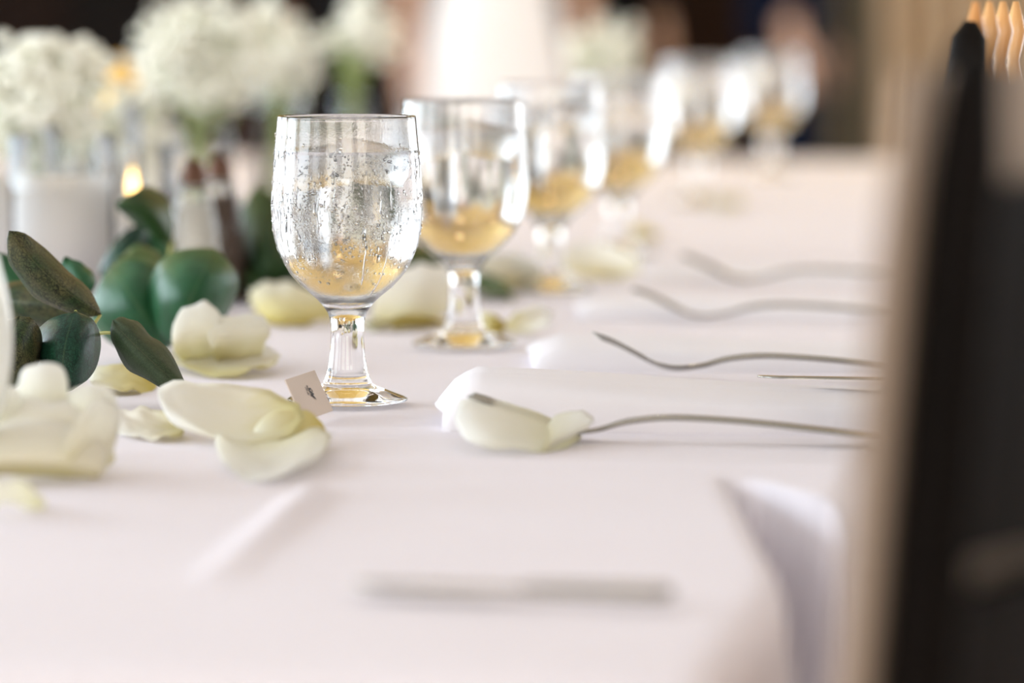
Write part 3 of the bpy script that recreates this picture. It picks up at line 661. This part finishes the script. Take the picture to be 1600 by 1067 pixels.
napkin(832, 1520, 582, 0.13, 0.013, 'folded white napkin behind the fork with bare upturned tines', A * 0.85)
napkin(905, 1500, 499, 0.13, 0.008, 'folded white napkin behind the third fork from the petal-covered one', A * 0.7)
napkin(1000, 1540, 441, 0.14, 0.006, 'folded white napkin farthest along the table behind the last fork')

def make_fork(name, label, rx=0, grp='forks laid on the tablecloth'):
    g = thing(name, label, 'fork', group=grp)
    # x runs from tines (negative) to handle (positive); lowest point of the neck at x = 0
    def bar(pts, name):
        V = []; F = []
        for (x, y, z, hw, ht) in pts:
            V += [(x, y - hw, z), (x, y - hw * 0.55, z + ht), (x, y + hw * 0.55, z + ht), (x, y + hw, z), (x, y + hw * 0.5, z - ht * 0.7), (x, y - hw * 0.5, z - ht * 0.7)]
        k = len(pts)
        for i in range(k - 1):
            for j in range(6): F.append((i * 6 + j, i * 6 + (j + 1) % 6, i * 6 + 6 + (j + 1) % 6, i * 6 + 6 + j))
        F += [tuple(reversed(range(6))), tuple((k - 1) * 6 + j for j in range(6))]
        F = [tuple(reversed(f)) for f in F]
        return mesh(name, V, F, M['silver'], g)
    bar(spline([(0.004, 0, .0016, .0062, .0011), (0.014, 0, .0032, .0036, .0014), (0.028, 0, .0072, .0028, .0017), (0.05, 0, .0094, .0031, .0017), (0.085, 0, .0080, .0045, .0016), (0.12, 0, .0048, .0068, .0015), (0.142, 0, .0026, .0085, .0014), (0.151, 0, .0020, .0070, .0012), (0.154, 0, .0019, .0030, .0008)], 4), 'handle')
    bar(spline([(0.006, 0, .0018, .0068, .0010), (-0.004, 0, .0013, .0098, .0010), (-0.013, 0, .0030, .0112, .0010), (-0.020, 0, .0062, .0112, .0009)], 4), 'head')
    for k in range(4):
        y = (-1.5 + k) * 0.0062
        bar(spline([(-0.018, y, .0052, .0021, .0009), (-0.028, y, .0102, .0019, .0009), (-0.040, y * 1.02, .0158, .0016, .0008), (-0.050, y * 1.03, .0192, .0007, .0006)], 4), 'tine')
    return g
FK = [((893, 690), 'fork with its tines hidden under the large pale petal', 0.0, 0.0), ((1062, 594), 'fork with bare upturned tines, next past the petal-covered fork', -0.10, -0.28),
      ((1105, 504), 'third fork along the table from the petal-covered one', 0.03, 0.0), ((1168, 446), 'farthest fork along the table beyond three others', 0.0, 0.05)]
fk0 = None
for i, ((px, py), lab, dr, roll) in enumerate(FK):
    if i == 0: f = fk0 = make_fork('dinner_fork', lab)
    else: f = copy_tree(fk0); f['label'] = lab
    f.location = T(px, py) + Vector((0, 0, 0.0030 + 0.009 * abs(math.sin(roll)))); f.rotation_euler = (roll, 0, -A + dr)
def knife(label, loc, rz, ln=0.20, grp='table knives'):
    g = thing('table_knife', label, 'knife', loc, rz, grp)
    def loft(pts, name):
        V = []; F = []
        for (x, hw, ht, yo) in pts: V += [(x, yo - hw, .002 + ht * 0.2), (x, yo, .002 + ht), (x, yo + hw, .002 + ht * 0.2), (x, yo, .002 - ht * 0.6)]
        for i in range(len(pts) - 1):
            for j in range(4): F.append((i * 4 + j, i * 4 + 4 + j, i * 4 + 4 + (j + 1) % 4, i * 4 + (j + 1) % 4))
        F += [(0, 1, 2, 3), tuple((len(pts) - 1) * 4 + j for j in (3, 2, 1, 0))]
        return mesh(name, V, F, M['silver'], g)
    loft(spline([(-ln * .55, .001, .0006, .006), (-ln * .53, .005, .0009, .004), (-ln * .45, .0085, .001, .001), (-ln * .2, .009, .0011, 0), (0, .006, .0015, 0)], 4), 'blade')
    loft(spline([(-.002, .0045, .002, 0), (.01, .0042, .0028, 0), (ln * .3, .0065, .003, 0), (ln * .42, .008, .003, 0), (ln * .45, .004, .002, 0)], 4), 'handle')
    return g
p = T(1330, 609, 0.0165); knife('knife lying on top of the thick folded napkin', p + Vector((0.05, 0, 0.003)), -A, 0.18)
p = T(1050, 944); knife('blurred knife lying alone near the table end with its handle to the edge', (p.x - 0.052, p.y, TZ + 0.0032), -A - 0.05, 0.118)

# ------------------------------------------------------------------ chairs
def chair(name, label, loc, rz, wood_m, glints):
    g = thing(name, label, 'chair', loc, rz, 'dining chairs on the right side of the table')
    W, Dp = 0.40, 0.40                      # local +x points to the back of the chair, y across
    def back(z): return 0.0 if z < 0.45 else 0.085 * (z - 0.45)
    for sy in (0, 1):
        y = sy * W
        pts = [(-0.015 * (1 - z / .45) if z < .45 else back(z), y, z) for z in (0, .15, .3, .45, .55, .65, .75, .85, .92, .948, .956)]
        MB().tube([Vector(q) + Vector((0.012, 0, 0)) for q in pts], [.011, .012, .0125, .0135, .013, .0125, .012, .0115, .011, .0085, .003], 14).build('rear_leg', wood_m, g)
        MB().tube([(-Dp + 0.0, y, 0), (-Dp, y, .2), (-Dp, y, .43)], [.011, .013, .015], 12).build('leg', wood_m, g)
        MB().tube([(-Dp, y, .22), (-.005, y, .22)], .008, 8).build('stretcher', wood_m, g)
        MB().box((-Dp / 2, y, .42), (Dp - .02, .02, .05), bev=.004).build('seat_rail', wood_m, g, smooth=False)
    MB().tube([(-Dp, 0, .25), (-Dp, W, .25)], .008, 8).build('stretcher', wood_m, g)
    MB().box((-Dp / 2 - .005, W / 2, .455), (Dp + .03, W + .03, .03), bev=.012).build('seat', wood_m, g)
    def slat(z0, z1, nm_):
        V = []; F = []; n1 = 16
        for i in range(n1 + 1):
            y = .002 + (W - .004) * i / n1; bow = 0.020 * (1 - (2 * i / n1 - 1) ** 2)
            for (x, z) in ((-.006, z0), (.006, z0), (.006, z1), (-.006, z1)): V.append((.012 + back(z) + bow + x, y, z))
        for i in range(n1):
            for j in range(4): F.append((i * 4 + j, i * 4 + 4 + j, i * 4 + 4 + (j + 1) % 4, i * 4 + (j + 1) % 4))
        F += [(0, 1, 2, 3), tuple(n1 * 4 + j for j in (3, 2, 1, 0))]
        mesh(nm_, V, F, wood_m, g, smooth=False)
    slat(.802, .912, 'back_slat'); slat(.60, .789, 'back_slat'); slat(.52, .592, 'back_slat')
    if not glints:  # added tan slab; its colour stands for the chair back's lit front face
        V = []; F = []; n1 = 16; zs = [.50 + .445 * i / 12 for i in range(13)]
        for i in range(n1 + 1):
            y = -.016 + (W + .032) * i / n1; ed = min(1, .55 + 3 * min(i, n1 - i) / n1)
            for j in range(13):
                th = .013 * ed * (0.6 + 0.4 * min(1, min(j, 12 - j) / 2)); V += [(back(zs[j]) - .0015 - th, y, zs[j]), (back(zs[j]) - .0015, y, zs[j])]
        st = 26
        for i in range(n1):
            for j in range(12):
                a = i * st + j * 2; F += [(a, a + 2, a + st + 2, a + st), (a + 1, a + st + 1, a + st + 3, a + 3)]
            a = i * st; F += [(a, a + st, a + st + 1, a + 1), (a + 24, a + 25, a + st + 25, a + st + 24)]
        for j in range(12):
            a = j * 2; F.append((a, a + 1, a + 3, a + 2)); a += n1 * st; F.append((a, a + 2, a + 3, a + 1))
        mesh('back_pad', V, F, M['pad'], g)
    if glints:  # added orange rods, shaped as warm highlights on the dark wood
        for k in range(4):
            y = .03 + k * .05
            MB().tube([(.05, y, .905), (.051, y, .915), (.052, y, .925), (.052, y, .935), (.053, y, .95), (.053, y, .965)], [.002, .0035, .005, .003, .0055, .0015], 10).build('spindle', M['honey'], g)
    return g
ca = R(-22)
p = D(1462, 80, 1.25)
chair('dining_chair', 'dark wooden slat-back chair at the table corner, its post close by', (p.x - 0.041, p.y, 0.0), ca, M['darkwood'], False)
p = D(1484, 120, 2.02)
chair('dining_chair', 'dark chair with honey-coloured spindles behind the corner chair', (p.x - 0.045, p.y, 0.0), R(-14), M['darkwood'], True)

# ------------------------------------------------------------------ centrepieces on the table
def bouquet(name, label, base, vr, vh, cz, rr, nn, seed, elong=0.9):
    g = thing(name, label, 'flower vase', base, 0, 'baby breath vases on the table')
    o = MB().lathe([(0, .0005), (vr, .0005), (vr, vh), (vr - .0004, vh + .0006)], 32).build('vase', M['thin'], g); weld(o)
    rnd = random.Random(seed); st = MB(); bl = MB(); gr = MB()
    for k in range(22):
        q = rnd.uniform(0, 6.28); ra = rr * rnd.uniform(.1, .8)
        st.tube([(vr * .5 * math.cos(q + 2), vr * .5 * math.sin(q + 2), .008), (vr * .3 * math.cos(q), vr * .3 * math.sin(q), vh * .9), (ra * math.cos(q), ra * math.sin(q), cz + rnd.uniform(-.3, .5) * rr)], .0009, 5)
    for k in range(nn):
        if k % 22 == 0: cen = Vector((rnd.gauss(0, 1), rnd.gauss(0, 1), rnd.gauss(0, .9))).normalized() * rr * rnd.uniform(.45, 1.0)
        v = cen + Vector((rnd.gauss(0, 1), rnd.gauss(0, 1), rnd.gauss(0, 1))) * rr * .24
        c = Vector((v.x, v.y, cz + v.z * elong)); s = rnd.uniform(.0035, .007)
        bl.ball(c, s, 1, (1, 1, .8))
        if rnd.random() < .15: gr.tube([c, c + Vector((rnd.uniform(-.01, .01), rnd.uniform(-.01, .01), -.02))], .0008, 4)
    st.build('stems', M['stem'], g)['kind'] = 'stuff'; gr.build('sprigs', M['stem'], g)['kind'] = 'stuff'
    bl.build('blossoms', M['blossom'], g)['kind'] = 'stuff'
    return g
def onT(px, d): p = D(px, 300, d); return Vector((p.x, p.y, TZ + 0.0025))
bouquet('flower_vase', 'baby breath vase at the left beside the hurricane candle', onT(72, 3.30), .026, .08, .140, .046, 700, 1)
bouquet('flower_vase', 'large baby breath vase between the gold-necked bottle and the tall vase', onT(312, 3.9), .030, .10, .165, .062, 700, 2, .75)
bouquet('flower_vase', 'white blossom vase in front of the man in black', onT(552, 4.6), .018, .11, .175, .034, 260, 3, 1.1)
bouquet('flower_vase', 'tall glass vase packed with white blossoms near the large baby breath vase', onT(438, 4.3), .027, .15, .160, .030, 260, 4, 1.6)
bouquet('flower_vase', 'baby breath vase standing near the far goblets', onT(935, 5.3), .022, .10, .150, .045, 300, 6, .9)
bouquet('flower_vase', 'low white blossom vase near the pillar candles', onT(168, 3.62), .024, .05, .095, .046, 520, 8, .9)

def bottle(label, base):
    g = thing('bottle', label, 'bottle', base, 0)
    o = MB().lathe([(0, 0), (.021, 0), (.0225, .004), (.0225, .085), (.021, .10), (.0155, .115), (.0125, .122)], 36).build('body', M['wax'], g); weld(o)
    o = MB().lathe([(.0208, .1005), (.0212, .102), (.0205, .118), (.0195, .140), (.0150, .152), (0, .155)], 36).build('foil_neck', pbr('gold_foil', (0.85, 0.50, 0.08), .35, .3), g); weld(o)
    return g
bottle('white bottle with an orange-gold foil top beside the large baby breath vase', onT(186, 4.4))
def candle(label, base, hr, hh, cr, ch, lit=False):
    g = thing('hurricane_candle', label, 'candle', base, 0, 'candles in clear glass cylinders')
    o = MB().lathe([(0, .001), (hr, .001), (hr, hh), (hr - .0004, hh + .0006)], 40).build('glass_cylinder', M['thin'], g); weld(o)
    o = MB().lathe([(0, .0065), (cr, .0065), (cr, ch), (cr * .8, ch - .002), (0, ch - .003)], 30).build('wax', M['wax'], g); weld(o); wx = o
    MB().tube([(0, 0, ch - .004), (0, 0, ch + .006)], .0006, 5).build('wick', M['ink'], wx)
    if lit: o = MB().lathe([(0, ch + .003), (.0022, ch + .006), (.0034, ch + .010), (.0026, ch + .016), (.001, ch + .022), (0, ch + .026)], 14).build('flame', M['flame'], g)
    return g
candle('lit candle with a warm flame in a clear cylinder beside the salt shaker', onT(207, 3.12), .030, .105, .024, .066, True)
candle('wide unlit candle in a clear cylinder behind the mottled leaf sprig', onT(98, 2.92), .036, .12, .033, .092)
candle('tall pillar candle in a clear cylinder behind the leaf sprig candle', onT(16, 3.12), .036, .12, .031, .085)
candle('pillar candle in a clear cylinder below the gold-topped bottle', onT(150, 3.42), .036, .13, .031, .090)
g = thing('bud_vase', 'milky white bud vase cut by the frame edge beside the rose head', 'vase', Vector((D(-42, 560, 1.90).x, 1.90, TZ + 0.0025)))
o = MB().lathe(spline([(0, 0), (.010, 0), (.011, .003), (.009, .012), (.0095, .022), (.0145, .035), (.0175, .055), (.0170, .075), (.012, .098), (.0095, .11), (.0110, .118), (.0095, .117), (.0075, .108), (.010, .09), (.0145, .06), (0, .04)], 4), 36).build('body', M['milk'], g); weld(o)
def rose(label, base, r, tilt):
    g = thing('rose', label, 'rose', base, tilt, 'whole cream roses lying on the table')
    for ring, (n_, rr, hh) in enumerate(((3, .45, .95), (5, .75, .85), (6, 1.0, .6))):
        for k in range(n_):
            q = 2 * math.pi * k / n_ + ring * .5; dr = Vector((math.cos(q), math.sin(q), 0)); tx = Vector((-math.sin(q), math.cos(q), 0))
            b0 = dr * r * .15 + Vector((0, 0, .002)); c = dr * r * rr * .95 + Vector((0, 0, r * hh * .55)); tp = dr * r * rr + Vector((0, 0, r * hh * 1.2))
            wd = r * (.55 + .12 * ring)
            surf('petal', c, b0, tp, c + tx * wd - dr * wd * .3, c - tx * wd - dr * wd * .3, M['petal_y' if ring == 1 else 'petal'], parent=g, seed=k + ring * 7, wave=.003, nr=6, na=24)
    return g
rose('whole cream rose lying between the pepper shaker and the beaded goblet', onT(405, 3.45), .030, .3)
rose('whole white rose lying at the foot of the large baby breath vase', onT(345, 3.75), .034, 1.1)
rose('whole cream rose lying behind the large baby breath vase', onT(480, 4.5), .032, 2.0)

# ------------------------------------------------------------------ other table, guests, curtains
def round_table(label, clabel, loc, rad, mt):
    g = thing('round_table', label, 'table', loc, 0, 'round tables in the back of the room')
    MB().lathe([(.05, 0), (.28, .0), (.28, .03), (.04, .06), (.04, .70), (rad - .01, .71), (rad - .01, .735), (0, .735)], 32).build('pedestal', M['darkwood'], g)
    V = []; F = []; nr_, na_ = 14, 96
    for i in range(nr_ + 1):
        for j in range(na_):
            q = 2 * math.pi * j / na_
            if i <= 5: r, z = rad * i / 5, .74
            else: k = (i - 5) / 9; r, z = rad + .005 + .03 * k + .03 * k * math.sin(q * 14), .74 - .5 * k
            V.append((r * math.cos(q), r * math.sin(q), z))
    for i in range(nr_):
        for j in range(na_): F.append((i * na_ + j, i * na_ + (j + 1) % na_, (i + 1) * na_ + (j + 1) % na_, (i + 1) * na_ + j))
    o = mesh('tablecloth', V, F, mt, loc=loc); tag(o, clabel, 'tablecloth', 'cloths on the round tables')
round_table('round table under a cream cloth beyond the honey-spindled chair', 'cream cloth draped over the round table beyond the honey-spindled chair', (D(1975, 150, 8.2).x, 8.2, 0), .51, M['creamcloth'])
round_table('round table under a white cloth behind the baby breath vases', 'white cloth draped over the round table behind the baby breath vases', (D(235, 150, 7.4).x - .75, 7.4, 0), .75, M['cloth'])

def skin_fig(name, pts, edges, rad, m, parent, root=0, sub=2):
    me = bpy.data.meshes.new(name); me.from_pydata(pts, edges, []); me.update()
    o = bpy.data.objects.new(name, me); COL.objects.link(o); o.parent = parent
    o.modifiers.new('skin', 'SKIN'); sd = o.modifiers.new('sub', 'SUBSURF'); sd.levels = sub; sd.render_levels = sub
    sv = me.skin_vertices[0].data
    for i, r in enumerate(rad): sv[i].radius = r if isinstance(r, tuple) else (r, r); sv[i].use_root = (i == root)
    me.materials.append(m)
    for p_ in me.polygons: p_.use_smooth = True
    o.modifiers['skin'].use_smooth_shade = True
    return o
def person(label, loc, rz, h, kind, mt):
    g = thing('person', label, 'person', loc, rz, 'guests standing at the back of the room'); k = h / 1.75
    P_ = []; E = []; Rd = []
    def v(x, y, z, r, par=None):
        P_.append((x * k, y * k, z * k)); Rd.append((r[0] * k, r[1] * k) if isinstance(r, tuple) else r * k)
        if par is not None: E.append((par, len(P_) - 1))
        return len(P_) - 1
    pel = v(0, 0, .96, (.155, .11)); wa = v(0, 0, 1.10, (.13, .095), pel); ch = v(0, 0, 1.28, (.16, .11), wa); sh = v(0, 0, 1.42, (.12, .08), ch)
    nk = v(0, 0, 1.50, .055, sh); hd0 = v(0, -.01, 1.58, (.065, .08), nk); hd1 = v(0, -.01, 1.66, (.078, .095), hd0); v(0, -.005, 1.74, (.05, .06), hd1)
    for s in (-1, 1):
        hp = v(s * .09, 0, .90, .095, pel); kn = v(s * .10, -.01, .50, .06, hp); an = v(s * .10, .01, .09, .04, kn); ft = v(s * .11, -.08, .04, (.04, .03), an); v(s * .115, -.17, .025, (.035, .02), ft)
        so_ = v(s * .18, 0, 1.41, .055, sh); el = v(s * .245, .02, 1.12, .042, so_); wr = v(s * .255, -.04, .87, .028, el); pm = v(s * .255, -.055, .79, (.022, .036), wr)
        for f in range(4):
            y = -.085 + f * .022; L_ = (.062, .078, .084, .072)[f]
            a_ = v(s * .255, y, .75, .0095, pm); b_ = v(s * .252, y - .004, .75 - L_ * .5, .0085, a_); v(s * .245, y, .75 - L_, .007, b_)
        t1 = v(s * .245, -.095, .80, .011, pm); v(s * .238, -.108, .76, .009, t1)
    skin_fig('body', P_, E, Rd, M['skin'], g)
    # face, hair
    for s in (-1, 1):
        MB().ball((s * .032 * k, -.098 * k, 1.645 * k), .011 * k, 2).build('eye', M['eye'], g)
        MB().ball((s * .083 * k, 0, 1.63 * k), .022 * k, 2, (.4, .8, 1.3)).build('ear', M['skin'], g)
    MB().tube([(0, -.098 * k, 1.655 * k), (0, -.125 * k, 1.61 * k)], [.008 * k, .016 * k], 8).build('nose', M['skin'], g)
    MB().ball((0, -.098 * k, 1.572 * k), .022 * k, 2, (1.2, .5, .35)).build('mouth', M['lip'], g)
    MB().ball((0, .022 * k, 1.685 * k), .098 * k, 3, (.95, 1.02, 1.0)).build('hair', M['hair'], g)
    # clothes
    if kind == 'suit':
        p2 = []; e2 = []; r2 = []
        def c(x, y, z, r, par=None):
            p2.append((x * k, y * k, z * k)); r2.append((r[0] * k, r[1] * k) if isinstance(r, tuple) else r * k)
            if par is not None: e2.append((par, len(p2) - 1))
            return len(p2) - 1
        a0 = c(0, 0, 1.0, (.18, .135)); lo = c(0, 0, .80, (.19, .14), a0); b1 = c(0, 0, 1.15, (.165, .125), a0); b2 = c(0, 0, 1.32, (.185, .13), b1); b3 = c(0, 0, 1.43, (.14, .09), b2)
        for s in (-1, 1):
            q = c(s * .19, 0, 1.42, .07, b3); q = c(s * .25, .02, 1.12, .058, q); c(s * .258, -.03, .88, .046, q)
        skin_fig('jacket', p2, e2, r2, mt, g)
        for s in (-1, 1):
            skin_fig('trouser_leg', [(s * .085 * k, 0, .93 * k), (s * .10 * k, -.01, .5 * k), (s * .10 * k, .01, .07 * k)], [(0, 1), (1, 2)], [.105 * k, .078 * k, .07 * k], mt, g)
            MB().ball((s * .113 * k, -.085 * k, .042 * k), .06 * k, 2, (.75, 2.1, .68)).build('shoe', M['shoe'], g)
    else:
        prof = [(.30, .10), (.29, .3), (.26, .55), (.215, .80), (.185, .95), (.15, 1.10), (.155, 1.2), (.175, 1.30), (.15, 1.38)]
        V = []; F = []; n_ = 40; sp = spline(prof, 4)
        for (r, z) in sp:
            for j in range(n_):
                q = 2 * math.pi * j / n_; fl = 1 + .05 * math.sin(q * 9) * max(0, (.95 - z)); V.append((r * fl * math.cos(q) * k, r * .75 * fl * math.sin(q) * k, z * k))
        for i in range(len(sp) - 1):
            for j in range(n_): F.append((i * n_ + j, i * n_ + (j + 1) % n_, (i + 1) * n_ + (j + 1) % n_, (i + 1) * n_ + j))
        mesh('dress', V, F, mt, g)
    return g
def gx(px, d): return (D(px, 100, d).x, d, 0)
person('person in a white dress standing with bare arms at the sides', gx(772, 11.6), R(8), 1.68, 'dress', M['white_dress'])
person('person in a black suit standing behind the blossom vases', gx(575, 12.6), R(-20), 1.80, 'suit', M['black_suit'])
person('person in a black suit standing next to the white dress', gx(905, 12.9), R(30), 1.78, 'suit', M['black_suit'])
person('person in a brown dress standing between two dark suits', gx(1078, 13.6), R(10), 1.66, 'dress', M['brown_dress'])
person('person in a navy suit standing beside the beige curtains', gx(1232, 11.8), R(78), 1.80, 'suit', M['navy_suit'])
def curtain(label, x0, x1, y, mt, seed):
    g = thing('curtain', label, 'curtain', ((x0 + x1) / 2, y, 0.02), 0, 'long curtains at the back of the room'); n_ = int((x1 - x0) / .008); V = []; F = []; w2 = (x1 - x0) / 2
    for zi in range(9):
        z = 3.0 * zi / 8
        for i in range(n_ + 1):
            x = -w2 + 2 * w2 * i / n_; V.append((x, .035 * math.sin(x * 70 + seed) + .012 * math.sin(x * 23 + z), z))
    for zi in range(8):
        for i in range(n_): a = zi * (n_ + 1) + i; F.append((a, a + 1, a + n_ + 2, a + n_ + 1))
    o = mesh('fabric', V, F, mt, g); sd = o.modifiers.new('t', 'SOLIDIFY'); sd.thickness = .003
    MB().tube([(-w2 - .03, .0, 3.0), (w2 + .03, .0, 3.0)], .014, 10).build('rod', M['brass'], g)
    return g
curtain('grey-brown curtain hanging next to the navy suit', gx(1290, 13.0)[0], gx(1372, 13.0)[0], 13.0, M['curtain_g'], 0)
curtain('wide beige curtain hanging behind the corner chair', gx(1372, 12.7)[0], gx(1560, 12.7)[0] + .3, 12.7, M['curtain'], 1)

# ------------------------------------------------------------------ unseen pendant lamps, added to light the golden planks
for i, (x, y) in enumerate([(-2.2, 5.5), (0.1, 7.5), (2.3, 5.5), (-2.2, 10), (2.3, 10), (0.1, 11.8)]):
    g = thing('pendant_lamp', 'brass pendant lamp with a warm round bulb hanging from the plank ceiling', 'lamp', (x, y, 2.35), 0, 'pendant lamps under the ceiling')
    MB().tube([(0, 0, .14), (0, 0, ZC - 2.35)], .004, 6).build('cord', M['ink'], g)
    o = MB().lathe([(.022, .14), (.03, .13), (.08, .08), (.14, .0), (.136, .0), (.076, .076), (0, .12)], 32).build('shade', M['brass'], g); weld(o)
    MB().ball((0, 0, .03), .045, 2).build('bulb', M['bulb'], g)
    l = bpy.data.lights.new('pendant_light', 'POINT'); l.energy = 22; l.color = (1, .72, .42); l.shadow_soft_size = .05
    lo = bpy.data.objects.new('pendant_light', l); COL.objects.link(lo); lo.location = (x, y, 2.30)
